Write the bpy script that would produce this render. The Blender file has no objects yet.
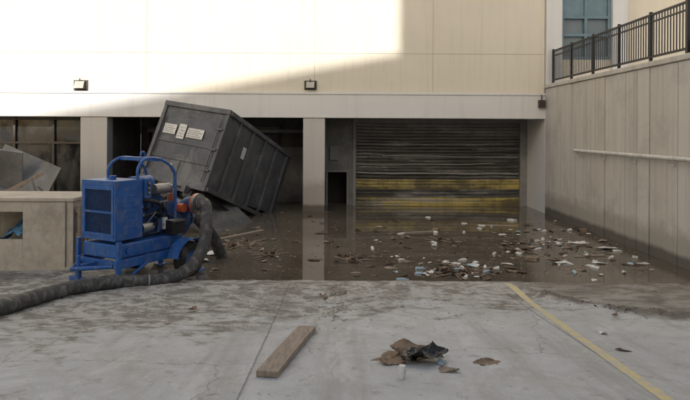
import bpy, math, random
import numpy as np
from mathutils import Vector, Matrix, noise
random.seed(7)
S=bpy.context.scene
COL=S.collection
HC=2.626
# ------------------------------------------------------------ materials
def new_mat(name):
    m=bpy.data.materials.new(name); m.use_nodes=True
    nt=m.node_tree; b=nt.nodes['Principled BSDF']
    return m,nt,b
def N(nt,t,**k):
    n=nt.nodes.new(t)
    for a,v in k.items(): setattr(n,a,v)
    return n
def noise_fac(nt,scale=(1,1,1),s=1.0,detail=6,rough=.6,lo=.35,hi=.65,dist=0):
    tc=N(nt,'ShaderNodeTexCoord'); mp=N(nt,'ShaderNodeMapping')
    mp.inputs['Scale'].default_value=scale
    nt.links.new(tc.outputs['Object'],mp.inputs['Vector'])
    n=N(nt,'ShaderNodeTexNoise'); n.inputs['Scale'].default_value=s
    n.inputs['Detail'].default_value=min(detail,5); n.inputs['Roughness'].default_value=rough
    n.inputs['Distortion'].default_value=dist
    nt.links.new(mp.outputs[0],n.inputs['Vector'])
    r=N(nt,'ShaderNodeMapRange'); r.inputs['From Min'].default_value=lo; r.inputs['From Max'].default_value=hi
    nt.links.new(n.outputs['Fac'],r.inputs['Value'])
    return r.outputs[0]
def mixc(nt,fac,a,b,mode='MIX'):
    m=N(nt,'ShaderNodeMix',data_type='RGBA',blend_type=mode)
    for sock,v in ((m.inputs[6],a),(m.inputs[7],b)):
        if isinstance(v,(tuple,list)): sock.default_value=(*v[:3],1)
        else: nt.links.new(v,sock)
    if isinstance(fac,(int,float)): m.inputs[0].default_value=fac
    else: nt.links.new(fac,m.inputs[0])
    return m.outputs[2]
def math_(nt,op,a,b=None,clamp=False):
    m=N(nt,'ShaderNodeMath',operation=op); m.use_clamp=clamp
    for i,v in enumerate((a,b)):
        if v is None: continue
        if isinstance(v,(int,float)): m.inputs[i].default_value=v
        else: nt.links.new(v,m.inputs[i])
    return m.outputs[0]
def bump(nt,b,h,strength=.3,dist=.01):
    bp=N(nt,'ShaderNodeBump'); bp.inputs['Strength'].default_value=strength; bp.inputs['Distance'].default_value=dist
    nt.links.new(h,bp.inputs['Height']); nt.links.new(bp.outputs[0],b.inputs['Normal'])
def sepxyz(nt):
    tc=N(nt,'ShaderNodeTexCoord'); s=N(nt,'ShaderNodeSeparateXYZ'); nt.links.new(tc.outputs['Object'],s.inputs[0]); return s.outputs
def rng(nt,v,a,b,c=0,d=1):
    r=N(nt,'ShaderNodeMapRange'); nt.links.new(v,r.inputs[0])
    for i,x in zip((1,2,3,4),(a,b,c,d)): r.inputs[i].default_value=x
    return r.outputs[0]
def basic(name,c,c2=None,s=4,rough=.7,metal=0,bs=.3,bd=.01,stretch=(1,1,1),fine=60,dirt=None,dirt_amt=.5,spec=.5):
    m,nt,b=new_mat(name)
    c2=c2 or tuple(x*.75 for x in c)
    f=noise_fac(nt,stretch,s,4)
    col=mixc(nt,f,c,c2)
    ff=noise_fac(nt,(1,1,1),fine,2,.6,.3,.7)
    col=mixc(nt,math_(nt,'MULTIPLY',ff,.25),col,tuple(x*.55 for x in c))
    if dirt:
        d=noise_fac(nt,(1,1,.6),s*1.7,8,.7,.5,.66,.5)
        col=mixc(nt,math_(nt,'MULTIPLY',d,dirt_amt),col,dirt)
    nt.links.new(col,b.inputs['Base Color'])
    b.inputs['Roughness'].default_value=rough; b.inputs['Metallic'].default_value=metal
    b.inputs['Specular IOR Level'].default_value=spec
    bump(nt,b,ff,bs,bd)
    return m
MUD=(.20,.18,.15)
def stucco(name,c,lowmud=0,panel=0):
    m,nt,b=new_mat(name)
    big=noise_fac(nt,(1,1,1),.35,5,.6,.3,.7)
    st=noise_fac(nt,(3,3,.12),2.0,6,.65,.5,.75)
    col=mixc(nt,math_(nt,'MULTIPLY',big,.5),c,tuple(x*.88 for x in c))
    col=mixc(nt,math_(nt,'MULTIPLY',st,.28),col,tuple(x*.62 for x in c))
    if panel:
        y=sepxyz(nt)[1]
        fl=math_(nt,'FLOOR',math_(nt,'DIVIDE',math_(nt,'SUBTRACT',y,20.096),.56))
        wn=N(nt,'ShaderNodeTexWhiteNoise',noise_dimensions='1D'); nt.links.new(fl,wn.inputs['W'])
        col=mixc(nt,math_(nt,'MULTIPLY',wn.outputs['Value'],.45),col,tuple(k*q for k,q in zip(c,(.80,.76,.70))))
        bl=noise_fac(nt,(1,1,1),1.3,5,.7,.50,.66)
        col=mixc(nt,math_(nt,'MULTIPLY',bl,.45),col,tuple(x*.6 for x in c))
        st2=noise_fac(nt,(1,4,.15),1.5,5,.7,.52,.66)
        col=mixc(nt,math_(nt,'MULTIPLY',st2,.35),col,tuple(x*.5 for x in c))
        fl2=math_(nt,'ABSOLUTE',math_(nt,'SUBTRACT',math_(nt,'FRACT',math_(nt,'DIVIDE',math_(nt,'SUBTRACT',y,20.096),.56)),.5))
        col=mixc(nt,rng(nt,fl2,.46,.5,0,.4),col,tuple(x*.5 for x in c))
    fi=noise_fac(nt,(1,1,1),90,2,.6,.3,.7)
    col=mixc(nt,math_(nt,'MULTIPLY',fi,.12),col,tuple(x*.6 for x in c))
    if lowmud:
        z=sepxyz(nt)[2]
        n=noise_fac(nt,(1,1,1),3,5,.6,.2,.8)
        e=math_(nt,'ADD',z,math_(nt,'MULTIPLY',n,-.35))
        k=rng(nt,e,lowmud-.25,lowmud,.6,0)
        col=mixc(nt,k,col,(.26,.24,.20))
        e2=math_(nt,'ADD',z,math_(nt,'MULTIPLY',n,-.06))
        k=rng(nt,e2,.14,.24,.85,0)
        col=mixc(nt,k,col,(.09,.08,.066))
    nt.links.new(col,b.inputs['Base Color']); b.inputs['Roughness'].default_value=.9
    bump(nt,b,fi,.35,.008)
    return m
M_stucco=stucco('stucco_cream',(.76,.70,.585))
M_band=stucco('band_concrete',(.74,.735,.72))
M_col=stucco('column_concrete',(.56,.54,.51),.9)
M_rw=stucco('retaining_concrete',(.66,.62,.56),.6,1)
M_joint=basic('joint_tone',(.50,.46,.38))
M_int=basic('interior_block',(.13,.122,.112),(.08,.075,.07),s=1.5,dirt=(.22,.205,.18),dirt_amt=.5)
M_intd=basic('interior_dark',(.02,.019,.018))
M_fr=basic('frame_grey',(.28,.28,.28),dirt=MUD,rough=.5)
M_teal=basic('teal_frame',(.17,.26,.31),rough=.45)
M_black=basic('black_metal',(.02,.02,.022),rough=.45)
M_blue=basic('blue_paint',(.028,.13,.42),(.02,.095,.32),s=6,rough=.38,bs=.06,dirt=(.20,.20,.20),dirt_amt=.5)
M_blued=basic('blue_engine',(.018,.075,.24),(.012,.045,.15),s=9,rough=.5,bs=.1,dirt=(.06,.055,.05),dirt_amt=.7)
M_steel=basic('steel',(.42,.41,.40),rough=.4,metal=.8,dirt=MUD)
M_rubber=basic('rubber',(.025,.024,.023),rough=.85,dirt=MUD,dirt_amt=.7)
M_orange=basic('orange_paint',(.60,.12,.04),rough=.5,dirt=MUD)
M_hose=basic('hose_fabric',(.075,.073,.07),(.045,.043,.042),s=5,rough=.65,dirt=(.26,.25,.23),dirt_amt=.6)
M_wood=basic('weathered_wood',(.38,.31,.245),(.24,.19,.15),s=5,stretch=(6,.6,6),rough=.85,dirt=MUD,dirt_amt=.6)
M_ply=basic('dirty_plywood',(.52,.475,.405),(.43,.385,.32),s=2,stretch=(1,1,3),rough=.85,dirt=(.28,.25,.21),dirt_amt=.6)
M_tarp=basic('blue_tarp',(.15,.38,.62),rough=.5)
M_white=basic('white_plastic',(.80,.80,.78),(.65,.65,.63),s=8,rough=.4,dirt=(.4,.37,.31),dirt_amt=.5)
M_label=basic('white_label',(.80,.79,.75),rough=.5,s=20,dirt=(.25,.25,.25),dirt_amt=.5)
M_ltblue=basic('pale_blue_plastic',(.42,.58,.68),rough=.35)
M_red=basic('red_litter',(.45,.08,.05),rough=.5)
M_brown=basic('leaf_mulch',(.12,.09,.06),(.07,.052,.038),s=12,rough=.9)
M_mudc=basic('mud_crumb',(.32,.30,.26),(.21,.19,.16),s=12,rough=.9)
M_card=basic('cardboard',(.33,.235,.16),(.21,.15,.10),s=8,rough=.85,dirt=(.08,.065,.05),dirt_amt=.6)
M_bag=basic('black_bag',(.018,.018,.02),rough=.3)
M_grey=basic('grey_panel',(.24,.245,.25),(.14,.142,.145),s=2,rough=.7,dirt=MUD,dirt_amt=.7)
M_pipe=basic('pipe_paint',(.78,.76,.72),rough=.5,dirt=(.4,.3,.2))
M_nbr=basic('neighbour_facade',(.62,.60,.56),s=.3)
M_fixt=basic('fixture_bronze',(.06,.05,.043),rough=.4)
def glassdark(name,c):
    m,nt,b=new_mat(name)
    d=noise_fac(nt,(1,1,.5),1.5,8,.7,.4,.7)
    nt.links.new(mixc(nt,math_(nt,'MULTIPLY',d,.4),c,(.12,.11,.10)),b.inputs['Base Color'])
    nt.links.new(rng(nt,d,0,1,.06,.5),b.inputs['Roughness']); return m
M_glass=glassdark('dark_glass',(.015,.017,.018))
M_glassb=glassdark('sky_glass',(.13,.18,.22))
M_lens=basic('lamp_lens',(.55,.52,.45),rough=.25)
def container():
    m,nt,b=new_mat('container_steel')
    a=noise_fac(nt,(1,1,1),1.6,5,.6,.38,.62,.4)
    c=mixc(nt,a,(.070,.073,.078),(.105,.107,.110))
    d=noise_fac(nt,(1,1,1),1.1,6,.75,.50,.60,.8)
    c=mixc(nt,math_(nt,'MULTIPLY',d,.5),c,(.21,.20,.185))
    g=noise_fac(nt,(1,1,1),16,4,.6,.62,.68)
    c=mixc(nt,math_(nt,'MULTIPLY',g,.45),c,(.13,.085,.06))
    s_=noise_fac(nt,(3,3,.3),2.2,5,.7,.56,.68)
    c=mixc(nt,math_(nt,'MULTIPLY',s_,.3),c,(.035,.035,.036))
    nt.links.new(c,b.inputs['Base Color']); b.inputs['Roughness'].default_value=.42
    bump(nt,b,a,.08,.01); return m
M_cont=container()
def ground_mat():
    m,nt,b=new_mat('ground_concrete')
    x,y,z=sepxyz(nt)
    big=noise_fac(nt,(1,1,1),.5,4,.6,.35,.65)
    med=noise_fac(nt,(1,1,1),2.4,5,.7,.38,.66,.4)
    fi=noise_fac(nt,(1,1,1),70,2,.7,.3,.7)
    c=mixc(nt,big,(.64,.645,.645),(.55,.553,.55))
    c=mixc(nt,math_(nt,'MULTIPLY',med,.5),c,(.41,.405,.395))
    st=noise_fac(nt,(2.2,.18,1),1.6,5,.6,.52,.66)
    c=mixc(nt,math_(nt,'MULTIPLY',st,.4),c,(.31,.295,.27))
    sp=noise_fac(nt,(1,1,1),5.5,5,.8,.58,.64,.3)
    c=mixc(nt,math_(nt,'MULTIPLY',sp,.5),c,(.27,.255,.23))
    br=noise_fac(nt,(1,.8,1),.8,5,.75,.54,.64,.7)
    c=mixc(nt,math_(nt,'MULTIPLY',br,.5),c,(.40,.375,.335))
    lt=noise_fac(nt,(1.2,.7,1),1.1,5,.75,.55,.62,.8)
    c=mixc(nt,math_(nt,'MULTIPLY',lt,.45),c,(.70,.695,.68))
    wob=noise_fac(nt,(1,1,1),3,3,.6,0,1)
    xx=math_(nt,'ADD',x,math_(nt,'MULTIPLY',wob,.03))
    jx=math_(nt,'ABSOLUTE',math_(nt,'SUBTRACT',math_(nt,'FRACT',math_(nt,'DIVIDE',math_(nt,'ADD',xx,101.05),3.4)),.5))
    jx=rng(nt,jx,0,.0042,1,0)
    yy=math_(nt,'ADD',y,math_(nt,'MULTIPLY',wob,.03))
    jy=math_(nt,'ABSOLUTE',math_(nt,'SUBTRACT',math_(nt,'FRACT',math_(nt,'DIVIDE',math_(nt,'ADD',yy,101.2),4.3)),.5))
    jy=rng(nt,jy,0,.0035,1,0)
    j=math_(nt,'MAXIMUM',jx,jy)
    c=mixc(nt,math_(nt,'MULTIPLY',j,.45),c,(.16,.15,.135))
    tc=N(nt,'ShaderNodeTexCoord'); v=N(nt,'ShaderNodeTexVoronoi',feature='DISTANCE_TO_EDGE'); v.inputs['Scale'].default_value=.27
    nd=N(nt,'ShaderNodeTexNoise'); nd.inputs['Scale'].default_value=1.5; nd.inputs['Detail'].default_value=5
    nt.links.new(tc.outputs['Object'],nd.inputs['Vector'])
    vm=N(nt,'ShaderNodeVectorMath',operation='MULTIPLY_ADD'); nt.links.new(nd.outputs['Color'],vm.inputs[0]); vm.inputs[1].default_value=(.9,.9,.9); nt.links.new(tc.outputs['Object'],vm.inputs[2])
    nt.links.new(vm.outputs[0],v.inputs['Vector'])
    ck=rng(nt,v.outputs['Distance'],0,.0045,1,0)
    c=mixc(nt,math_(nt,'MULTIPLY',ck,.55),c,(.17,.155,.135))
    mn=noise_fac(nt,(1,1.6,1),1.6,5,.7,.0,1.0,.6)
    zone=rng(nt,y,6.0,10.2,-.02,.44)
    zx=rng(nt,x,-3.5,1.5,.20,-.03)
    mf=math_(nt,'ADD',math_(nt,'ADD',mn,zone),zx)
    mk=rng(nt,mf,.69,.80,0,1)
    mudc=mixc(nt,noise_fac(nt,(1,1.3,1),3.2,5,.75,.44,.56,.5),(.54,.52,.48),(.19,.17,.14))
    c=mixc(nt,math_(nt,'MULTIPLY',mk,.9),c,mudc)
    s1=rng(nt,math_(nt,'ABSOLUTE',math_(nt,'ADD',math_(nt,'ADD',x,.75),math_(nt,'MULTIPLY',math_(nt,'SUBTRACT',wob,.5),2.2))),.08,.35,1,0)
    s1=math_(nt,'MULTIPLY',s1,math_(nt,'MULTIPLY',rng(nt,y,6.6,7.6,0,1),noise_fac(nt,(1,1,1),6,4,.8,.35,.6)))
    c=mixc(nt,math_(nt,'MULTIPLY',s1,.7),c,(.19,.17,.14))
    ex=math_(nt,'POWER',2.71828,math_(nt,'MULTIPLY',math_(nt,'SUBTRACT',x,3.2),-1.1))
    yr=math_(nt,'ADD',math_(nt,'MULTIPLY',ex,1.6),7.6)
    dd=math_(nt,'ADD',math_(nt,'SUBTRACT',y,yr),math_(nt,'MULTIPLY',math_(nt,'SUBTRACT',wob,.5),.9))
    beyond=math_(nt,'MULTIPLY',rng(nt,dd,-.12,.12,0,1),rng(nt,x,2.85,3.1,0,1))
    wetm=mixc(nt,noise_fac(nt,(1,1.5,1),1.8,5,.75,.42,.58,.5),(.40,.375,.33),(.17,.15,.12))
    c=mixc(nt,math_(nt,'MULTIPLY',beyond,.85),c,wetm)
    s2=math_(nt,'MULTIPLY',rng(nt,math_(nt,'ABSOLUTE',dd),.10,.34,1,0),rng(nt,x,2.85,3.1,0,1))
    c=mixc(nt,math_(nt,'MULTIPLY',s2,.9),c,(.10,.085,.066))
    wn=math_(nt,'ADD',z,math_(nt,'MULTIPLY',noise_fac(nt,(1,1,1),2.2,5,.7,.2,.8),-.09))
    wk=rng(nt,wn,-.02,.035,1,0)
    c=mixc(nt,math_(nt,'MULTIPLY',wk,.85),c,(.10,.085,.066))
    c=mixc(nt,math_(nt,'MULTIPLY',fi,.2),c,(.22,.21,.19))
    nt.links.new(c,b.inputs['Base Color'])
    nt.links.new(rng(nt,math_(nt,'MAXIMUM',wk,math_(nt,'MULTIPLY',s2,.8)),0,1,.85,.3),b.inputs['Roughness'])
    h=math_(nt,'ADD',math_(nt,'MULTIPLY',fi,.5),math_(nt,'MULTIPLY',math_(nt,'MULTIPLY',mk,noise_fac(nt,(1,1,1),14,4,.7,.2,.8)),2.5))
    h=math_(nt,'SUBTRACT',h,math_(nt,'MULTIPLY',j,2))
    bump(nt,b,h,.7,.016)
    return m
M_ground=ground_mat()
def water_mat():
    m,nt,b=new_mat('flood_water')
    n=noise_fac(nt,(1,1,1),.7,5,.65,.35,.65,.6)
    c=mixc(nt,n,(.092,.077,.057),(.145,.123,.094))
    sc=noise_fac(nt,(1,1,1),3.5,5,.75,.58,.66,.8)
    c=mixc(nt,math_(nt,'MULTIPLY',sc,.4),c,(.26,.225,.18))
    nt.links.new(c,b.inputs['Base Color'])
    nt.links.new(rng(nt,sc,0,1,.02,.2),b.inputs['Roughness'])
    b.inputs['IOR'].default_value=1.55
    r=noise_fac(nt,(1,1,1),5,2,.5,.2,.8)
    bump(nt,b,r,.05,.01)
    return m
M_water=water_mat()
def door_mat(name,c1,c2):
    m,nt,b=new_mat(name)
    a=noise_fac(nt,(.25,1,14),1.3,5,.65,.4,.62,.3)
    c=mixc(nt,a,c1,c2)
    s=noise_fac(nt,(.22,1,2.6),1.1,5,.75,.53,.60,.2)
    c=mixc(nt,math_(nt,'MULTIPLY',s,.75),c,(.27,.27,.265))
    z=sepxyz(nt)[2]
    d=noise_fac(nt,(.5,1,1.1),1.1,5,.7,.45,.60)
    c=mixc(nt,math_(nt,'MULTIPLY',d,.75),c,(.032,.031,.030))
    c=mixc(nt,math_(nt,'MULTIPLY',noise_fac(nt,(3,1,.3),2,5,.7,.5,.68),.5),c,(.05,.047,.043))
    c=mixc(nt,rng(nt,z,2.3,3.0,0,.45),c,(.34,.34,.34))  # whitish reflective haze towards the door top, painted into the colour
    nt.links.new(c,b.inputs['Base Color']); b.inputs['Roughness'].default_value=.38
    bump(nt,b,a,.3,.01); return m
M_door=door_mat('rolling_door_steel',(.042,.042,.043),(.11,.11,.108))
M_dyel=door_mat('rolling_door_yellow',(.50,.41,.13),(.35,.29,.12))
def yellow_line_mat():
    m,nt,b=new_mat('worn_yellow_paint')
    w=noise_fac(nt,(1,1,1),9,5,.75,.38,.58)
    c=mixc(nt,w,(.66,.54,.22),(.50,.475,.41))
    nt.links.new(c,b.inputs['Base Color']); b.inputs['Roughness'].default_value=.8
    return m
M_yl=yellow_line_mat()
# ------------------------------------------------------------ mesh helpers
class MB:
    def __init__(s): s.v=[];s.f=[];s.m=[];s.sm=[]
    def add(s,vs,fs,mi=0,smooth=False,M=None):
        o=len(s.v)
        for v in vs:
            v=Vector(v)
            if M is not None: v=M@v
            s.v.append(tuple(v))
        for f in fs: s.f.append(tuple(i+o for i in f)); s.m.append(mi); s.sm.append(smooth)
    def box(s,x0,x1,y0,y1,z0,z1,mi=0,M=None):
        vs=[(x,y,z) for z in (z0,z1) for y in (y0,y1) for x in (x0,x1)]
        s.add(vs,[(0,2,3,1),(4,5,7,6),(0,1,5,4),(2,6,7,3),(0,4,6,2),(1,3,7,5)],mi,False,M)
    def tube(s,pts,r,mi=0,n=12,cap=True,M=None,flat=1.0):
        pts=[Vector(p) for p in pts]; rs=r if isinstance(r,(list,tuple)) else [r]*len(pts)
        vs=[];up0=None
        for i,p in enumerate(pts):
            t=(pts[min(i+1,len(pts)-1)]-pts[max(i-1,0)]).normalized()
            ref=Vector((0,0,1)) if abs(t.z)<.9 else Vector((1,0,0))
            if up0 is not None: ref=up0
            a=(t.cross(ref)).normalized(); u=a.cross(t).normalized(); up0=u
            for k in range(n):
                an=2*math.pi*k/n
                vs.append(p+a*math.cos(an)*rs[i]+u*math.sin(an)*rs[i]*flat)
        fs=[]
        for i in range(len(pts)-1):
            for k in range(n):
                fs.append((i*n+k,i*n+(k+1)%n,(i+1)*n+(k+1)%n,(i+1)*n+k))
        s.add(vs,fs,mi,True,M)
        if cap:
            s.add(vs[:n],[tuple(range(n))[::-1]],mi,False,M); s.add(vs[-n:],[tuple(range(n))],mi,False,M)
    def build(s,name,mats,parent=None,bevel=0,loc=None):
        me=bpy.data.meshes.new(name); me.from_pydata(s.v,[],s.f)
        for m in mats: me.materials.append(m)
        me.polygons.foreach_set('material_index',s.m); me.polygons.foreach_set('use_smooth',s.sm)
        me.update()
        o=bpy.data.objects.new(name,me); COL.objects.link(o)
        if parent: o.parent=parent
        if bevel:
            bv=o.modifiers.new('b','BEVEL'); bv.width=bevel; bv.segments=2; bv.limit_method='ANGLE'
        return o
def empty(name,loc=(0,0,0),rot=(0,0,0)):
    e=bpy.data.objects.new(name,None); e.location=loc; e.rotation_euler=rot; COL.objects.link(e); return e
def boxo(name,b,mat,parent=None,bevel=0):
    m=MB(); m.box(*b); return m.build(name,[mat],parent,bevel)
def spline(pts,n=8):
    out=[];P=[Vector(p) for p in pts]; P=[P[0]*2-P[1]]+P+[P[-1]*2-P[-2]]
    for i in range(1,len(P)-2):
        for k in range(n):
            t=k/n;a,b,c,d=P[i-1:i+3]
            out.append(.5*((2*b)+(c-a)*t+(2*a-5*b+4*c-d)*t*t+(3*b-a-3*c+d)*t**3))
    out.append(P[-2]); return out
def fbm(x,y,s,o=4,seed=0): return noise.fractal(Vector((x*s,y*s,seed)),1.0,2.0,o)
def sm(a,b,x):
    t=min(1,max(0,(x-a)/(b-a))); return t*t*(3-2*t)
def yridge(x): return 7.6+1.6*math.exp(-1.1*(x-3.2))
# ------------------------------------------------------------ ground
def gh(x,y,detail=True):
    z=.926-.085*max(y,-2)
    e=10.66+.10*fbm(x,0,1.2,4,12)+.14*fbm(x,0,.45,2,3)*(1-sm(-1,2,x))
    z+=.035*(1-sm(e,e+.05,y))*sm(8,10.2,y) if y>8 else 0
    if y>e+.05: z-=.05
    z=max(z,-.9)
    left=1-sm(-3.9,-2.9,x)
    if y<16:
        lz=max(z,.055*(1-sm(13,15.5,y))-.9*sm(13,15.5,y))
        z=z*(1-left)+lz*left
    if y>-2 and y<14 and abs(x)<12:
        near=sm(7.0,9.8,y)*(1-.5*sm(e-.2,e,y))
        muddy=near*(1 if x<1.5 else .6)
        z+=.028*fbm(x,y,.9,4,3)*muddy
        z+=.030*abs(fbm(x,y*1.5,3.2,4,9))*muddy
        if 2.7<x<7.2 and y>6.5:
            d=(y-yridge(x))/math.sqrt(1+(1.76*math.exp(-1.1*(x-3.2)))**2)
            z+=.06*math.exp(-(d/.17)**2)*(1+.9*fbm(x,y,3.5,4,5))*sm(2.8,3.1,x)*(1-sm(10.2,10.8,y))
            z-=.02*sm(0,.5,d)*sm(3,4,x)
    return z
def axis(lo,hi,step,far):
    a=list(np.arange(lo,hi+1e-6,step)); g=step; l=[lo]; r=[hi]
    while l[-1]>-far: g*=1.5; l.append(l[-1]-g)
    g=step
    while r[-1]<far: g*=1.5; r.append(r[-1]+g)
    return l[1:][::-1]+a+r[1:]
xs=axis(-7,7,.05,400); ys=axis(3.6,12.5,.035,400)
vs=[(x,y,gh(x,y)) for y in ys for x in xs]; nx=len(xs)
fs=[(j*nx+i,j*nx+i+1,(j+1)*nx+i+1,(j+1)*nx+i) for j in range(len(ys)-1) for i in range(nx-1)]
g=MB(); g.v=vs; g.f=fs; g.m=[0]*len(fs); g.sm=[True]*len(fs)
g.build('ground',[M_ground])
w=MB(); w.add([(-16,8,0),(6.74,8,0),(6.74,24,0),(-16,24,0)],[(0,1,2,3)]); w.build('water',[M_water])
yl=MB(); P=[]
for i in range(160):
    y=1+i*(9.4/159); xc=2.42+.042*y
    for k in (-.055,.055):
        P.append((xc+k,y,gh(xc+k,y)+.004))
yl.add(P,[(2*i,2*i+1,2*i+3,2*i+2) for i in range(159)]); yl.build('yellow_road_line',[M_yl])
# ------------------------------------------------------------ building
YF=20.1; B=empty('loading_dock_building')
ZB,ZT=3.05,3.86; TOP=24  # unseen upper facade raised to bounce sunlight into the shaded dock yard
def bb(n,b,m,bev=0): return boxo(n,b,m,B,bev)
bb('stucco_wall',(-30,6.74,YF+.06,YF+.6,ZT,TOP),M_stucco)
bb('concrete_band',(-30,6.78,YF-.02,YF+.62,ZB,ZT-.003),M_band,.015)
bb('band_drip_edge',(-30,6.80,YF-.05,YF-.023,ZT-.05,ZT+.02),M_band,.01)
for i,x in enumerate((-12.4,-6.2,-.75,3.1)):
    bb('reveal_joint_%d'%i,(x,x+.014,YF+.056,YF+.1,ZT+.03,TOP),M_joint)
for i,z in enumerate((5.15,7.1,9.05,11.5,14,16.5,19,21.5)):
    bb('reveal_course_%d'%i,(-30,6.74,YF+.054,YF+.1,z,z+.012),M_joint)
bb('parapet_cap',(-30,6.9,YF-.05,YF+.7,TOP,TOP+.12),M_band)
bb('roof_slab',(-30,6.74,YF+.6,40,TOP-.5,TOP-.3),M_nbr)
for i,(a,b) in enumerate(((-1.10,-.39),(-8.33,-7.46),(-16,-15.1),(-23,-22.2))):
    bb('column_%d'%i,(a,b,YF+.02,YF+.55,-1,ZB-.003),M_col,.02)
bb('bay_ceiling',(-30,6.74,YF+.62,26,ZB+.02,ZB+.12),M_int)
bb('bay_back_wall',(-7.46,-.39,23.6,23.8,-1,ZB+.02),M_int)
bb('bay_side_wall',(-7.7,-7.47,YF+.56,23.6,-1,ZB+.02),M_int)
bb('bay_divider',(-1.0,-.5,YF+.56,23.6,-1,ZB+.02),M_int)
m=MB()
for x in (-7.0,-6.1,-5.2,-4.3): m.box(x,x+.07,23.45,23.58,1.3,2.7)
for z in (1.3,2.7): m.box(-7.1,-2.2,23.44,23.575,z,z+.07)
m.box(-2.6,-1.15,23.3,23.55,-.5,2.0); m.box(-2.5,-1.25,23.26,23.295,.1,1.9)
m.build('bay_window_frames',[M_fr],B,.005)
bb('bay_window_glass',(-7.1,-2.2,23.5,23.53,1.35,2.69),M_glass)
bb('bay_pipe_rack',(-6.9,-1.1,22.6,22.72,2.55,2.67),M_fr)
bb('infill_wall_top',(-.49,.56,22.0,22.2,1.17,ZB+.02),M_grey)
bb('infill_wall_l',(-.49,-.32,22.0,22.2,-1,1.17),M_grey)
bb('infill_wall_r',(.35,.56,22.0,22.2,-1,1.17),M_grey)
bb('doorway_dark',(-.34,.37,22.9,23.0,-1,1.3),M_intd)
m=MB()
m.box(-.38,-.32,21.96,22.04,-.9,1.2);m.box(.35,.41,21.96,22.04,-.9,1.2);m.box(-.38,.41,21.955,22.04,1.17,1.23)
m.build('doorway_frame',[M_fr],B,.005)
bb('electrical_box',(-.25,.05,21.9,21.99,1.6,2.1),M_fr,.01)
def door():
    m=MB(); x0,x1=.66,6.5; z=-.75; per=.115; nxx=50
    prof=[(0,0),(.25,.028),(.75,.028)]
    zs=[]
    while z<ZB:
        for a,d in prof: zs.append((z+a*per,d))
        z+=per
    V=[]
    for zz,d in zs:
        for i in range(nxx+1):
            x=x0+(x1-x0)*i/nxx
            bend=.08*fbm(x,zz*2.2,.35,3,2)*sm(0,.6,min(x-x0,x1-x))
            sag=-.025*math.sin(math.pi*(x-x0)/(x1-x0))+.03*fbm(x,zz,.3,2,8)
            V.append((x,22.08-d+bend,zz+sag))
    F=[];MI=[]
    for j in range(len(zs)-1):
        zc=(zs[j][0]+zs[j+1][0])/2
        yel=(.60<zc<.95) or (.02<zc<.33)
        for i in range(nxx):
            a=j*(nxx+1)+i; F.append((a,a+1,a+nxx+2,a+nxx+1)); MI.append(1 if yel else 0)
    m.v=V;m.f=F;m.m=MI;m.sm=[False]*len(F)
    m.build('rolling_door',[M_door,M_dyel],B)
    m=MB()
    m.box(.56,.68,21.95,22.2,-1,ZB+.02); m.box(6.49,6.735,21.95,22.2,-1,ZB+.02)
    m.box(.56,6.735,22.0,22.3,ZB-.12,ZB+.015)
    m.build('door_guides',[M_fr],B,.006)
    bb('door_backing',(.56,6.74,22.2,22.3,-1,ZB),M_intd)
door()
m=MB()
for (x0,x1,z,h,t) in ((.75,6.3,2.15,.03,.01),(1.6,6.4,1.75,.035,-.02),(.7,5.6,1.42,.03,.015),(.7,6.45,1.12,.05,-.004)):
    V=[];n=30
    for i in range(n+1):
        x=x0+(x1-x0)*i/n; zz=z+t*i/n*3+.03*fbm(x,z,.8,3,4)
        V+= [(x,22.0,zz),(x,22.0,zz+h),(x,22.03,zz+h)]
    m.add(V,[(3*i,3*i+3,3*i+4,3*i+1) for i in range(n)]+[(3*i+1,3*i+4,3*i+5,3*i+2) for i in range(n)])
m.build('door_torn_strips',[M_fr],B)
bb('reveal_pier',(6.742,7.03,YF+.02,22.3,-1,ZB),M_band)
bb('storefront_glass',(-15.1,-8.33,20.75,20.8,-.5,ZB),M_glass)
m=MB()
for x in (-15.0,-13.6,-12.2,-10.8,-9.5,-8.42): m.box(x,x+.08,20.66,20.83,-.5,ZB)
for z in (.2,2.15,2.95): m.box(-15.1,-8.34,20.655,20.82,z,z+.07)
m.build('storefront_mullions',[M_fixt],B,.005)
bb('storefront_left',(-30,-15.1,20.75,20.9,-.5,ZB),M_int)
def wallpack(name,x,z,s=1.0):
    m=MB(); y=YF+.06
    V=[(-.17,0,-.11),(.17,0,-.11),(.17,0,.13),(-.17,0,.13),(-.13,-.2,-.08),(.13,-.2,-.08),(.13,-.1,.12),(-.13,-.1,.12)]
    V=[(x+a*s,y+b*s,z+c*s) for a,b,c in V]
    m.add(V,[(0,1,5,4),(1,2,6,5),(2,3,7,6),(3,0,4,7),(3,2,1,0)],0); 
    m.add(V,[(4,5,6,7)],1)
    m.box(x-.2*s,x+.2*s,y-.03,y-.002,z-.14*s,z+.16*s,0)
    m.tube([(x,y-.1,z+.1*s),(x,y-.1,z+.2*s)],.02,0)
    m.build(name,[M_fixt,M_lens],None,.004)
wallpack('wall_light',-.87,4.10); wallpack('wall_light',-8.33,4.06,1.15)
m=MB(); m.box(6.5,6.7,YF-.16,YF-.022,3.42,3.66); m.tube([(6.6,YF-.1,3.66),(6.6,YF-.1,3.8),(6.6,YF-.0,3.84)],.02)
m.build('security_camera',[M_fixt],None,.02)
ZR=4.16
bb('upper_pier_a',(6.76,7.27,YF-.06,YF+.5,ZR-.1,TOP),M_band,.01)
bb('upper_pier_b',(8.90,9.38,YF-.06,YF+.5,ZR-.1,TOP),M_band,.01)
bb('upper_spandrel',(7.27,8.90,YF+.1,YF+.4,ZR-.1,5.0),M_stucco)
bb('upper_head',(7.27,8.90,YF+.1,YF+.4,7.3,TOP),M_stucco)
bb('upper_glass',(7.27,8.90,YF+.2,YF+.23,5.0,7.3),M_glassb)
m=MB()
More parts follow.
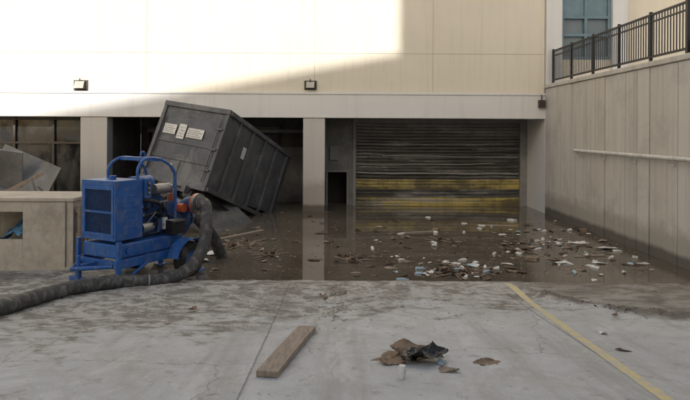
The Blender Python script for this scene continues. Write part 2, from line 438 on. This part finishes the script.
for x in (7.28,8.04,8.80): m.box(x,x+.09,YF+.08,YF+.28,5.0,7.3)
for z in (5.0,5.75,6.33,7.2): m.box(7.275,8.895,YF+.083,YF+.27,z,z+.09)
m.box(7.36,8.8,YF+.15,YF+.19,6.42,7.2)
m.build('upper_window_frame',[M_teal],B,.005)
bb('upper_recess_wall',(9.38,30,YF+.9,YF+1.2,ZR-.1,TOP),M_stucco)
bb('upper_recess_base',(9.38,30,YF+.84,YF+.898,ZR-.1,ZR+.5),M_band)
bb('upper_pier_c',(12.2,12.8,YF+.5,YF+.9,ZR-.1,TOP),M_band)
# ------------------------------------------------------------ retaining wall
R=empty('retaining_wall')
m=MB()
m.box(6.80,7.1,-6,YF,-1,ZR-.12,0)
y=YF-.004; k=0
while y>-6:
    wd=.56; off=.0 if k%4 else .012
    m.box(6.74+off,6.82,y-wd+.018,y,-1,ZR-.13,0); y-=wd; k+=1
m.build('wall_panels',[M_rw],R,.008)
boxo('wall_cap',(6.70,7.14,-6,YF-.05,ZR-.12,ZR),M_rw,R,.02)
boxo('terrace',(7.14,60,-6,60,-1,ZR-.04),M_band)
m=MB(); m.tube([(6.62,17.3,2.12),(6.62,8,2.12)],.045)
for y in (17.2,15.6,14,12.4,10.8,9.2): m.tube([(6.62,y,2.12),(6.62,y,2.04),(6.735,y,2.02)],.022); m.box(6.715,6.738,y-.06,y+.06,1.95,2.09)
m.tube([(6.62,17.3,2.12),(6.73,17.34,2.12)],.045)
m.build('wall_handrail_pipe',[M_pipe])
m=MB(); y0,y1=YF-.15,12.3; xr=6.95
for z in (ZR+1.05,ZR+.12): m.box(xr-.025,xr+.025,y1,y0,z,z+.045)
m.box(xr-.02,xr+.02,y1,y0,ZR+.9,ZR+.93)
y=y0
while y>y1:
    m.box(xr-.009,xr+.009,y-.009,y+.009,ZR+.13,ZR+1.05); y-=.115
y=y0
while y>y1-.1:
    m.box(xr-.03,xr+.03,y-.03,y+.03,ZR-.02,ZR+1.14); y-=1.55
m.box(xr-.04,xr+.04,y1-.06,y1+.02,ZR-.02,ZR+1.3)
m.build('black_railing',[M_black])
m=MB(); m.box(6.98,7.7,11.3,12.0,ZR-.04,ZR+.32); m.box(6.95,7.75,11.25,12.05,ZR+.32,ZR+.36)
for z in range(3): m.box(6.965,6.98,11.35,11.95,ZR+.05+z*.09,ZR+.08+z*.09)
m.build('condenser_unit',[M_fixt],None,.01)
# ------------------------------------------------------------ neighbouring building (casts the shade)
SX,SZ=.3,-.5
BR=.184/(-SZ+.184*SX)
NB=empty('neighbour_building')
T=45; P0=Vector((1.98-SX*T,YF-T,0)); ZL=5.19-SZ*T
d=Vector((1,BR,0)).normalized(); nrm=Vector((BR,-1,0)).normalized()
def slab(name,u0,u1,h,depth):
    a=P0+d*u0;b=P0+d*u1;c=b+nrm*depth;e=a+nrm*depth
    V=[(p.x,p.y,z) for z in (0,h) for p in (a,b,c,e)]
    q=MB();q.add(V,[(0,3,2,1),(4,5,6,7),(0,1,5,4),(1,2,6,5),(2,3,7,6),(3,0,4,7)])
    q.build(name,[M_nbr],NB)
    q=MB()
    for fl in range(int(h//3.6)):
        u=u0+1.5
        while u<u1-2:
            s=P0+d*u-nrm*.03; t=P0+d*(u+1.8)-nrm*.03; z=1.2+fl*3.6
            q.add([(s.x,s.y,z),(t.x,t.y,z),(t.x,t.y,z+1.8),(s.x,s.y,z+1.8)],[(0,1,2,3)]); u+=3.2
    q.build(name+'_windows',[M_glass],NB)
slab('low_wing',-18,0,ZL,6); slab('high_wing',.01,17,ZL+2.3,6)
# ------------------------------------------------------------ tilted container
def container_obj():
    E=empty('waste_container')
    W,H,L=2.25,2.3,4.1
    u=Vector((.897,-.417,-.152)).normalized(); wv=Vector((.35,.875,-.337)); wv=(wv-u*wv.dot(u)).normalized(); v=u.cross(wv).normalized()
    C=Vector((-2.98,17.4,3.14)); O=C-u*W-v*H
    M=Matrix(((u.x,wv.x,v.x,O.x),(u.y,wv.y,v.y,O.y),(u.z,wv.z,v.z,O.z),(0,0,0,1)))
    E.matrix_world=M@Matrix.Translation((W,0,H))@Matrix.Rotation(math.radians(-1),4,'Y')@Matrix.Translation((-W,0,-H))
    m=MB()
    V=[(.03,0,0),(W-.03,0,0),(W,.0,H),(0,.0,H),(.03,L,.25),(W-.03,L,.25),(W,L,H-.1),(0,L,H-.1)]
    m.add(V,[(0,1,2,3),(5,4,7,6),(3,2,6,7),(1,5,6,2),(4,0,3,7),(0,4,5,1)])
    m.box(-.04,W+.04,-.07,.03,H-.10,H+.05); m.box(-.02,W+.02,-.06,.03,-.04,.10)
    m.box(-.03,.08,-.06,.03,.1,H-.1); m.box(W-.08,W+.03,-.06,.03,.1,H-.1)
    for z in (.66,1.14): m.box(.08,W-.08,-.032,.0,z,z+.05)
    m.box(W/2-.03,W/2+.03,-.028,.0,.10,.66)
    y=.6
    while y<L-.2:
        m.box(W-.02,W+.07,y,y+.06,.10,H-.10); m.box(-.06,.02,y,y+.06,.10,H-.10); y+=.78
    m.box(W-.02,W+.08,0,L,H-.10,H+.03); m.box(-.08,.02,0,L,H-.10,H+.03)
    m.box(W-.02,W+.07,0,L,-.02,.10)
    m.box(0,W,L-.1,L+.03,H-.12,H+.02)
    m.box(.2,W-.2,.4,2.2,H+.0,H+.06); m.box(.1,W-.1,2.5,2.6,H,H+.05)
    m.tube([(.12,-.1,.3),(.12,-.1,1.9)],.03); m.tube([(W-.16,-.1,.2),(W-.16,-.1,2.0)],.025)
    for z in (.5,1.1,1.7): m.box(W-.25,W-.02,-.12,-.05,z,z+.06)
    m.build('shell',[M_cont],E,.012)
    m=MB()
    for x in (.45,W-.6):
        m.box(x,x+.14,-.25,L-.3,-.2,-.005)
        m.tube([(x-.06,.1,-.2),(x+.2,.1,-.2)],.13); m.tube([(x-.06,L-.8,-.14),(x+.2,L-.8,-.14)],.12)
    for yy in (.1,1.1,2.1,3.1): m.box(.45,W-.46,yy,yy+.1,-.15,-.008)
    m.tube([(W/2-.25,-.25,-.12),(W/2,-.4,-.12),(W/2+.25,-.25,-.12)],.035)
    m.build('skids',[M_cont],E,.008)
    m=MB()
    for (x,z,a,b) in ((.22,1.38,.44,.29),(.74,1.28,.26,.44),(1.07,1.36,.56,.28)):
        m.box(x,x+a,-.043,-.038,z,z+b,0)
        for k in range(4): m.box(x+.03,x+a*(.9-.15*(k%2)),-.046,-.0435,z+b*(.15+.2*k),z+b*(.15+.2*k)+.014,1)
    m.box(W+.002,W+.006,1.15,1.35,1.3,1.65,0)
    m.build('labels',[M_label,M_grey],E)
    m=MB(); m.add([(W-.9,.15,-.2),(W+.05,.15,-.1),(W+.3,2.6,-.45),(W-.5,2.6,-.5)],[(0,1,2,3)]); m.add([(W-.9,.15,-.26),(W+.05,.15,-.16),(W+.3,2.6,-.51),(W-.5,2.6,-.56)],[(3,2,1,0)])
    m.build('underside_plate',[M_cont],E)
container_obj()
m=MB()
m.box(-6.6,-4.6,18.7,20.0,-.9,.95); m.box(-6.7,-4.5,18.6,20.05,.95,1.05); m.box(-6.2,-5.0,18.55,18.7,-.5,.6)
m.tube([(-6.3,18.5,.2),(-5.0,18.5,.7)],.06); m.box(-4.6,-4.1,18.8,19.6,-.9,.6)
m.build('trash_compactor',[M_cont],None,.02)
m=MB(); m.add([(-4.1,16.0,.42),(-3.3,15.7,.02),(-2.35,17.9,-.05),(-3.1,18.4,.5),(-4.1,16.0,.35),(-3.3,15.7,-.05),(-2.35,17.9,-.12),(-3.1,18.4,.43)],[(0,1,2,3),(7,6,5,4),(0,4,5,1),(1,5,6,2),(2,6,7,3),(3,7,4,0)])
m.build('bent_steel_plate',[M_cont])
# ------------------------------------------------------------ pump
def pump():
    E=empty('trailer_pump',(-3.42,10.95,.03),(0,0,math.radians(60)))
    m=MB()
    for y in (-.5,.43): m.box(-1.0,.95,y,y+.07,.36,.50)
    for x in (-1.0,-.35,.3,.88): m.box(x,x+.07,-.43,.43,.37,.49)
    for x,y in ((-.98,-.52),(-.98,.45),(.86,-.52),(.86,.45)):
        m.box(x,x+.07,y,y+.07,.03,.80 if x<0 else .62); m.box(x-.06,x+.13,y-.06,y+.13,0,.03)
    m.box(-1.06,-1.0,-.58,.58,.06,.16); m.box(-1.3,-1.0,-.05,.05,.36,.46)
    m.tube([(-1.0,-.4,.41),(-1.45,0,.41),(-1.0,.4,.41)],.035)
    m.tube([(-1.32,0,.6),(-1.32,0,.08)],.03); m.box(-1.4,-1.24,-.08,.08,.03,.05)
    m.tube([(-1.0,-.52,.1),(-.4,-.52,.38)],.025)
    m.build('trailer_frame',[M_blue],E,.008)
    m=MB(); m.box(-.92,.55,-.42,.42,.505,.74); m.tube([(-.7,-.45,.62),(-.7,-.42,.62)],.05); m.build('fuel_tank',[M_blue],E,.03)
    def rad(f):
        f.v=[(v[0],v[1]*.88,.80+(v[2]-.76)*.95) for v in f.v]; return f
    m=MB()
    m.box(-.95,-.38,-.46,.46,.76,.82); m.box(-.95,-.38,-.46,.46,1.70,1.78)
    m.box(-.95,-.38,-.46,-.42,.82,1.70); m.box(-.95,-.38,.42,.46,.82,1.70)
    m.box(-.96,-.90,-.42,-.36,.82,1.70); m.box(-.96,-.90,.36,.42,.82,1.70); m.box(-.957,-.9,-.36,.36,.82,.88); m.box(-.957,-.9,-.36,.36,1.62,1.70)
    m.box(-.955,-.915,-.36,.36,1.22,1.26)
    for k in range(7): m.box(-.82,-.5,-.466,-.461,.95+k*.09,.98+k*.09)
    rad(m).build('radiator_housing',[M_blue],E,.012)
    m=MB(); m.box(-.90,-.86,-.38,.38,.85,1.68,0)
    for k in range(26): m.box(-.925,-.905,-.355,.355,.89+k*.028,.898+k*.028,1)
    for k in range(20): m.box(-.922,-.908,-.35+k*.036,-.343+k*.036,.89,1.61,1)
    rad(m).build('radiator_grille',[M_intd,M_blued],E)
    m=MB(); m.tube([(-.66,0,1.77),(-.66,0,1.83)],.06,1)
    m.box(-.36,.38,-.2,.2,.80,1.22,0); m.box(-.32,.34,-.14,.14,1.22,1.42,0); m.box(-.30,.32,-.10,.10,1.42,1.50,0)
    for k in range(4): m.box(-.27+k*.15,-.17+k*.15,-.22,-.2,1.24,1.36,0)
    m.tube([(-.3,-.27,.92),(-.06,-.27,.92)],.09,3); m.tube([(.08,-.30,.85),(.08,-.30,1.05)],.055,0); m.tube([(.22,-.30,.85),(.22,-.30,1.05)],.055,4)
    m.tube(spline([(-.36,-.12,1.35),(-.15,-.3,1.38),(.1,-.32,1.3),(.3,-.25,1.15)]),.035,2)
    m.tube(spline([(-.36,.1,1.5),(-.2,.15,1.6),(.0,.18,1.55),(.1,.2,1.4)]),.04,2)
    m.tube(spline([(-.3,-.24,1.1),(0,-.3,1.15),(.3,-.24,1.05)]),.028,2)
    m.tube([(-.28,.0,1.66),(.16,.0,1.66)],.13,1,16); m.tube([(.16,0,1.66),(.22,0,1.66)],.08,2)
    m.tube([(.02,-.24,1.56),(.40,-.24,1.56)],.09,3,16); m.tube(spline([(.36,-.24,1.56),(.46,-.24,1.62),(.48,-.24,1.85),(.42,-.24,1.98)]),.035,3)
    m.box(-.34,-.30,-.3,.3,.95,1.45,2)
    for k in range(14):
        a=(random.uniform(-.3,.35),-.22-random.random()*.06,random.uniform(.85,1.4)); b_=(a[0]+random.uniform(-.25,.25),a[1]-.05,a[2]+random.uniform(-.3,.3))
        m.tube(spline([a,((a[0]+b_[0])/2,a[1]-.1,(a[2]+b_[2])/2+.06),b_],5),.012,random.choice((2,2,3)),6)
    m.build('diesel_engine',[M_blued,M_blue,M_black,M_steel,M_white],E,.008)
    m=MB(); m.box(-.36,-.24,-.46,-.24,1.45,1.78,0); m.box(-.33,-.27,-.466,-.461,1.5,1.73,1)
    for k in range(3): m.tube([(-.30,-.466,1.54+k*.08),(-.30,-.48,1.54+k*.08)],.022,2)
    m.box(.2,.5,-.52,-.34,.76,1.0,3); m.box(.2,.5,-.525,-.335,.98,1.01,2)
    m.build('control_panel',[M_blue,M_black,M_steel,M_black],E,.006)
    m=MB()
    for y in (-.36,.36):
        m.tube(spline([(-.45,y,1.72),(-.44,y,1.95),(-.25,y*.9,2.1),(.10,y*.9,2.08),(.36,y,1.9),(.42,y,1.6),(.42,y,.75)]),.026,0,8)
    m.box(-.25,-.13,-.34,.34,2.07,2.13); m.box(.03,.15,-.34,.34,2.05,2.11); m.box(-.13,.05,-.15,.15,2.07,2.12)
    m.tube(spline([(-.06,0,2.12),(-.04,0,2.2),(.02,0,2.2),(.04,0,2.12)]),.018)
    m.build('lifting_bail',[M_blue],E)
    m=MB()
    m.tube([(.45,0,.95),(.55,0,.95),(.56,0,.95),(.82,0,.95),(.83,0,.95),(.88,0,.95)],[.2,.2,.34,.36,.30,.2],0,24)
    m.tube([(.88,0,.95),(1.05,0,.95)],.14,0,20); m.tube([(1.03,0,.95),(1.07,0,.95)],.2,0,20); m.tube([(1.07,0,.95),(1.10,0,.95)],.19,2,20)
    for k in range(8):
        a=k*math.pi/4; m.tube([(1.0,math.cos(a)*.165,.95+math.sin(a)*.165),(1.13,math.cos(a)*.165,.95+math.sin(a)*.165)],.015,2,6)
    m.tube(spline([(.7,-.2,1.0),(.7,-.3,1.15),(.7,-.42,1.25),(.72,-.6,1.26)]),.13,0,18)
    m.tube([(.72,-.58,1.26),(.72,-.62,1.26)],.19,1,20); m.tube([(.72,-.62,1.26),(.72,-.66,1.26)],.19,2,20)
    m.tube([(.7,0,1.28),(.7,0,1.42)],.09,1); m.tube([(.7,0,1.42),(.7,0,1.5)],.05,2)
    m.tube([(.5,-.38,1.2),(.5,-.5,1.2)],.08,1,16)
    m.build('volute_pump',[M_blued,M_orange,M_steel],E)
    m=MB()
    for sgn in (-1,1):
        y=sgn*.66
        prof=[(-.09,.17),(-.1,.24),(-.085,.29),(-.05,.31),(.05,.31),(.085,.29),(.1,.24),(.09,.17)]
        V=[];n=32
        for a,rr in prof:
            for k in range(n):
                t=2*math.pi*k/n; rk=rr+(.008 if (k%2 and rr>.3) else 0)
                V.append((.45+math.cos(t)*rk,y+a,.31+math.sin(t)*rk))
        F=[(i*n+k,i*n+(k+1)%n,(i+1)*n+(k+1)%n,(i+1)*n+k) for i in range(len(prof)-1) for k in range(n)]
        m.add(V,F,0,True)
        m.tube([(.45,y-.06,.31),(.45,y+.06,.31)],.175,1,24); m.tube([(.45,y-sgn*-.06,.31),(.45,y+sgn*.10,.31)],.06,2,12)
        pts=[(.45+math.cos(t)*.40,y,.33+math.sin(t)*.36) for t in np.linspace(.15,math.pi-.15,9)]
        V=[]
        for p in pts: V+=[(p[0],y-.13,p[2]),(p[0],y+.13,p[2])]
        m.add(V,[(2*i,2*i+2,2*i+3,2*i+1) for i in range(8)],1)
    m.tube([(.45,-.6,.31),(.45,.6,.31)],.035,2)
    m.build('wheels',[M_rubber,M_blue,M_steel],E)
pump()
# ------------------------------------------------------------ hose
def G(x,y,o=0): return (x,y,gh(x,y)+o)
Mp=Matrix.Translation((-3.42,10.95,.03))@Matrix.Rotation(math.radians(60),4,'Z')
f0=Mp@Vector((.72,-.62,1.26)); f1=Mp@Vector((.72,-.80,1.25))
pts=[f0,f1,(-2.30,10.95,1.02),(-2.30,10.70,.62),(-2.50,10.42,.28),(-2.92,10.16,.16),G(-3.45,9.85,.10),G(-3.9,9.25,.10),G(-4.15,8.6,.10),G(-4.28,7.9,.10),G(-4.5,7.0,.10),G(-5.2,6.0,.10),G(-6.6,5.2,.10)]
sp=spline(pts,20)
rs=[.108*(1+.03*math.sin(i*1.3)+.07*noise.noise(Vector((i*.25,1,1)))) for i in range(len(sp))]
m=MB(); m.tube(sp,rs,0,20); 
for i in (6,105,188): m.tube([sp[i],sp[i+1]],.125,1,20)
m.build('discharge_hose',[M_hose,M_steel])
g0=Mp@Vector((1.10,0,.95)); g1=Mp@Vector((1.35,0,.9))
m=MB(); m.tube(spline([g0,g1,(-2.5,12.5,.5),(-2.35,12.9,-.1)],8),.12,0,18); m.build('suction_hose',[M_hose])
# ------------------------------------------------------------ crate
C=empty('plywood_crate')
m=MB(); x0,x1,y0,y1,z0,z1=-7.4,-4.80,11.3,12.5,.0,1.34
m.box(x0,-6.15,y0,y0+.05,z0,z1-.02); m.box(-5.72,x1,y0,y0+.05,z0,z1-.02); m.box(-6.15,-5.72,y0,y0+.05,z0,.62); m.box(-6.15,-5.72,y0,y0+.05,1.12,z1-.02)
m.box(x1-.05,x1,y0+.05,y1,z0,z1-.02); m.box(x0,x1,y1-.05,y1,z0,z1-.02); m.box(x0-.03,x1+.03,y0-.04,y1+.03,z1-.02,z1+.04)
m.box(-5.0,-4.93,y0-.035,y0-.002,.05,1.3); m.box(x0,x1,y0-.03,y0-.001,.02,.12)
m.build('box',[M_ply],C,.006)
m=MB()
V=[];n=12
for j in range(n+1):
    for i in range(n+1):
        V.append((-6.25+.6*i/n, y0+.12+.5*j/n+.03*noise.noise(Vector((i*.8,j*.9,0))), .55+.4*math.sin(math.pi*i/n)*(.4+.6*j/n)+.1*noise.noise(Vector((i*.6,j*.6,3)))))
m.add(V,[(j*(n+1)+i,j*(n+1)+i+1,(j+1)*(n+1)+i+1,(j+1)*(n+1)+i) for j in range(n) for i in range(n)],0,True)
m.build('blue_sheet',[M_tarp],C)
m=MB()
for k in range(7): m.box(-4.74,-4.70,11.35+k*.2,11.47+k*.2,.05,1.25)
for z in (.2,.65,1.1): m.box(-4.78,-4.742,11.35,12.67,z,z+.09)
m.build('wooden_pallet',[M_wood],None,.004)
def sheet(mb,c,sx,sy,amp,mi,rot,seed,n=10,fold=.8,tilt=0):
    V=[];Rm=Matrix.Translation(Vector(c))@Matrix.Rotation(rot,4,'Z')@Matrix.Rotation(tilt,4,'X')
    rr=random.Random(int(seed*1000)); ca=rr.random()*3.14; cs,sn=math.cos(ca),math.sin(ca)
    creases=[(rr.random()*3.14,rr.uniform(-.3,.3),rr.uniform(-1,1)) for _ in range(5)]
    for j in range(n+1):
        for i in range(n+1):
            u=i/n-.5;v=j/n-.5
            k_=1-.35*min(abs(u),abs(v))*2
            q=Vector((u*fold*2+seed,v*fold*2,seed*1.7))
            e=k_*(1+.55*noise.noise(q*1.6+Vector((9,0,0)))*(max(abs(u),abs(v))*2))
            h=1.6*(u*cs+v*sn)**2
            for (a,o,s_) in creases: h+=.55*s_*abs(u*math.cos(a)+v*math.sin(a)-o)
            h+=.12*noise.noise(q*5)
            V.append((u*sx*e,v*sy*e,max(.003,amp*(h+.25))))
    mb.add(V,[(j*(n+1)+i,j*(n+1)+i+1,(j+1)*(n+1)+i+1,(j+1)*(n+1)+i) for j in range(n) for i in range(n)],mi,False,Rm)
m=MB()
for (c,s,rx,ry,rz,mi) in (((-10.3,17.6,1.6),(2.6,.06,1.3),.5,.15,.2,0),((-9.2,18.2,1.3),(2.0,.07,1.2),-.3,.35,-.2,0),((-10.9,17.0,.7),(2.2,.06,1.0),.9,-.2,.3,1),((-8.7,17.4,.6),(1.5,.9,.08),.2,.4,.5,0),((-9.8,16.6,.45),(2.4,.1,.12),.2,.15,.4,2),((-9.0,16.8,.9),(2.2,.1,.1),.1,-.5,.2,2),((-10.4,17.2,.2),(2.6,1.4,.7),.0,.1,.1,1)):
    Mx=Matrix.Translation(Vector(c))@Matrix.Rotation(rz,4,'Z')@Matrix.Rotation(ry,4,'Y')@Matrix.Rotation(rx,4,'X')
    m.box(-s[0]/2,s[0]/2,-s[1]/2,s[1]/2,-s[2]/2,s[2]/2,mi,Mx)
for k in range(40):
    a=Vector((random.uniform(-11.5,-8),random.uniform(16.2,18.8),random.uniform(0,.9))); dd=Vector((random.uniform(-.8,.8),random.uniform(-.4,.4),random.uniform(-.3,.5)))
    m.tube([a,a+dd],random.uniform(.015,.04),random.choice((0,1,2)),6)
m.build('wreckage_pile',[M_grey,M_int,M_wood],None,.004)
# ------------------------------------------------------------ plank
m=MB(); V=[];n=16
a=Vector((-.60,5.42)); b=Vector((-.33,7.15)); dv=(b-a).normalized(); pv=Vector((dv.y,-dv.x))
for i in range(n+1):
    p=a+(b-a)*i/n
    for k,(o,h) in enumerate(((-.10,.0),(-.10,.052),(.10,.055),(.10,0))):
        q=p+pv*(o+.006*noise.noise(Vector((i*.7,k,0)))); 
        e=(.02*noise.noise(Vector((k*3,1,2))) if i in (0,n) else 0)
        q=q+dv*e*2
        V.append((q.x,q.y,gh(q.x,q.y)+h+.004+.01*math.sin(i/n*3)))
F=[(4*i+k,4*i+(k+1)%4,4*i+4+(k+1)%4,4*i+4+k) for i in range(n) for k in range(4)]+[(3,2,1,0),(4*n,4*n+1,4*n+2,4*n+3)]
m.add(V,F); m.build('wooden_plank',[M_wood],None,.004)
# ------------------------------------------------------------ foreground litter
def bottle(mb,c,L,r,rot,mi,capm,roll=0):
    Mx=Matrix.Translation(Vector(c))@Matrix.Rotation(rot,4,'Z')@Matrix.Rotation(roll,4,'Y')
    mb.tube([(-L/2,0,0),(-L/2+.01,0,0),(L*.2,0,0),(L*.33,0,0),(L*.42,0,0)],[r*.8,r,r,r*.55,r*.4],mi,9,True,Mx)
    mb.tube([(L*.42,0,0),(L*.5,0,0)],r*.42,capm,8,True,Mx)
m=MB()
sheet(m,G(.58,6.00,.0),.44,.34,.11,0,.3,1.3,18,.9,.05)
sheet(m,G(.74,6.04,.015),.40,.30,.10,0,-.5,4.3,18,.9,.08)
sheet(m,G(.86,5.92,.01),.38,.28,.12,1,.4,7.9,16,1.2,.05)
sheet(m,G(.70,5.90,.04),.28,.2,.09,1,1.2,2.9,14,1.2,-.1)
sheet(m,G(.52,5.90,.0),.26,.22,.08,0,1.2,9.9,14)
sheet(m,G(.82,6.12,.0),.30,.22,.13,0,.7,11.9,14)
sheet(m,G(1.0,5.86,.01),.12,.10,.05,2,1.2,12.9,10)
m.build('crumpled_cardboard',[M_card,M_bag,M_ltblue])
m=MB(); c=G(.575,5.42,0)
m.tube([(c[0],c[1],c[2]),(c[0],c[1],c[2]+.01),(c[0]+.005,c[1],c[2]+.10),(c[0]+.006,c[1],c[2]+.115)],[.03,.034,.034,.028],0,16); m.build('drink_can',[M_white])
m=MB(); sheet(m,G(1.45,5.9,.0),.28,.17,.10,0,.2,3.3,14); m.build('dead_leaf_clump',[M_card])
m=MB(); sheet(m,G(1.03,5.62,.003),.22,.11,.05,0,.1,6.3,12); m.build('paper_scrap',[M_wood])
m=MB()
for (px,y) in ((3.05,7.1),(2.95,6.35),(-1.9,8.2),(.9,8.5),(4.3,7.3),(3.6,8.0),(-.2,9.1),(.1,9.3),(-.15,8.8)):
    sheet(m,G(px,y,.0),random.uniform(.08,.18),random.uniform(.05,.12),.05,random.choice((0,0,0,1)),random.random()*3,random.random()*20,8)
m.build('scattered_scraps',[M_card,M_white])
m=MB()
def blob(mb,c,r,mi,fl=.5,seed=0):
    V=[];n=7;rg=4
    for j in range(rg+1):
        ph=math.pi*j/rg
        for k in range(n):
            t=2*math.pi*k/n; q=Vector((math.cos(t)*math.sin(ph),math.sin(t)*math.sin(ph),math.cos(ph)))
            rr=r*(1+.7*noise.noise(q*1.7+Vector((seed,seed,0))))
            V.append((c[0]+q.x*rr,c[1]+q.y*rr,c[2]+q.z*rr*fl))
    mb.add(V,[(j*n+k,j*n+(k+1)%n,(j+1)*n+(k+1)%n,(j+1)*n+k) for j in range(rg) for k in range(n)],mi)
for k in range(900):
    x=random.gauss(-1.4,1.9); y=random.triangular(7.0,10.7,9.9)
    if -4.5<x<6.6: blob(m,G(x,y,.0),random.uniform(.004,.016),2,.5,k)
for k in range(260):
    x=3+random.random()**1.6*3.6; y=yridge(x)+random.gauss(0,.22)
    if y<10.8: blob(m,G(x,y,.0),random.uniform(.005,.018),random.choice((0,2)),.5,k)
for k in range(70):
    x=-.05+random.gauss(0,.12)+.06*random.random(); y=random.uniform(7.6,10.3); a=random.gauss(1.5,.6); L=random.uniform(.05,.18)
    m.tube([G(x,y,.008),G(x+math.cos(a)*L,y+math.sin(a)*L,.01)],.004,1,5)
m.build('mud_crumbs',[M_brown,M_wood,M_mudc])
# ------------------------------------------------------------ floating debris
def pxy(px,py):
    y=1628./(py-131); return (px-337)/620.*y,y
m=MB(); lf=MB()
def place(): 
    r=random.random()
    if r<.42: px=random.gauss(570,55); py=random.gauss(245,14)
    elif r<.54: px=random.gauss(455,28); py=random.gauss(270,5)
    elif r<.80: px=random.uniform(370,650); py=random.uniform(214,275)
    else: px=random.uniform(205,400); py=random.uniform(212,276)
    return pxy(px,max(209,py))
cnt=0
while cnt<260:
    x,y=place()
    if x>6.6 or y>21.5 or y<10.9 or x<-5 or gh(x,y)>.01: continue
    cnt+=1; r=random.random(); rot=random.random()*6.28
    leftish = x<.8
    if leftish and r<.75: r=.9
    if r<.20: bottle(m,(x,y,.008),random.uniform(.14,.25),random.uniform(.024,.036),rot,random.choice((0,0,0,1)),random.choice((0,2,3)),random.uniform(-.15,.15))
    elif r<.44: sheet(m,(x,y,.0),random.uniform(.06,.26),random.uniform(.05,.16),.025,random.choice((0,0,0,1,4)),rot,cnt*.37,7)
    elif r<.50: 
        Mx=Matrix.Translation(Vector((x,y,.02)))@Matrix.Rotation(rot,4,'Z')@Matrix.Rotation(random.uniform(-.3,.3),4,'Y')
        m.tube([(-.05,0,0),(.05,0,0),(.055,0,0)],[.028,.04,.043],0,10,True,Mx)
    elif r<.52: 
        Mx=Matrix.Translation(Vector((x,y,.015)))@Matrix.Rotation(rot,4,'Z'); m.box(-.12,.12,-.08,.08,-.02,.03,random.choice((0,0,4)),Mx)
    else: sheet(lf,(x,y,.0),random.uniform(.08,.35),random.uniform(.05,.2),.03,random.choice((0,0,1,2)),rot,cnt*.51,7)
for (px,py,a,b) in ((610,248,.55,.2),(578,243,.5,.22),(600,262,.35,.14),(640,263,.35,.12),(560,262,.4,.14),(470,266,.35,.2),(430,272,.18,.15),(212,255,.45,.3),(203,262,.3,.25)):
    x,y=pxy(px,py); sheet(m,(x,y,.003),a,b,.06,0,random.uniform(-.3,.3),px*.1,10)
for k in range(1300):
    x,y=place()
    if x>6.65 or y>21.8 or gh(x,y)>.02: continue
    blob(lf,(x,y,.0),random.uniform(.008,.028),random.choice((0,0,1,2)),.3,k*.3)
for (px,py,s) in ((455,274,.4),(352,258,.3),(250,243,.4),(240,247,.35),(268,256,.25),(465,271,.3),(440,240,.25),(350,262,.3),(520,250,.2)):
    x,y=pxy(px,py)
    for k in range(9):
        sheet(lf,(x+random.gauss(0,s*.6),y+random.gauss(0,s*.4),.0),random.uniform(.08,.3),random.uniform(.05,.16),.07,random.choice((0,0,1)),random.random()*6,k+px,7)
    for k in range(6):
        a=random.random()*6.28; L=random.uniform(.2,.6)
        lf.tube([(x,y,.02),(x+math.cos(a)*L,y+math.sin(a)*L,.03)],.008,2,5)
for (px,py,L,a) in ((243,235,1.6,1.0),(420,232,.9,.3),(500,225,1.0,-.2),(590,255,.7,.2)):
    x,y=pxy(px,py); Mx=Matrix.Translation(Vector((x,y,0)))@Matrix.Rotation(a,4,'Z'); lf.box(-L/2,L/2,-.05,.05,-.02,.02,2,Mx)
m.build('floating_litter',[M_white,M_ltblue,M_red,M_label,M_card])
lf.build('floating_leaf_debris',[M_brown,M_card,M_wood])
# ------------------------------------------------------------ light
az_el=math.atan2(-SZ,math.hypot(SX,1))
W=bpy.data.worlds.new('World'); S.world=W; W.use_nodes=True; nt=W.node_tree
bg=nt.nodes['Background']; sk=nt.nodes.new('ShaderNodeTexSky'); sk.sky_type='NISHITA'; sk.sun_disc=False
sk.sun_elevation=az_el; sk.sun_rotation=math.radians(180)+math.atan(SX); sk.air_density=1.3; sk.dust_density=5; sk.ozone_density=1.6
nt.links.new(sk.outputs[0],bg.inputs[0]); bg.inputs[1].default_value=.15
sl=bpy.data.lights.new('sun','SUN'); sl.energy=5; sl.angle=math.radians(.5); sl.color=(1,.975,.93)
so=bpy.data.objects.new('sun',sl); COL.objects.link(so)
so.rotation_euler=Vector((SX,1,SZ)).to_track_quat('-Z','Y').to_euler()
# ------------------------------------------------------------ camera
cd=bpy.data.cameras.new('camera'); cd.lens=620/690*36; cd.sensor_width=36; cd.shift_x=8/690; cd.shift_y=-69/690; cd.clip_end=2000
co=bpy.data.objects.new('camera',cd); COL.objects.link(co); co.location=(0,0,HC)
co.rotation_euler=(math.radians(90),math.radians(-.3),0)
S.camera=co
S.view_settings.view_transform='Standard'; S.view_settings.look='None'; S.view_settings.exposure=0
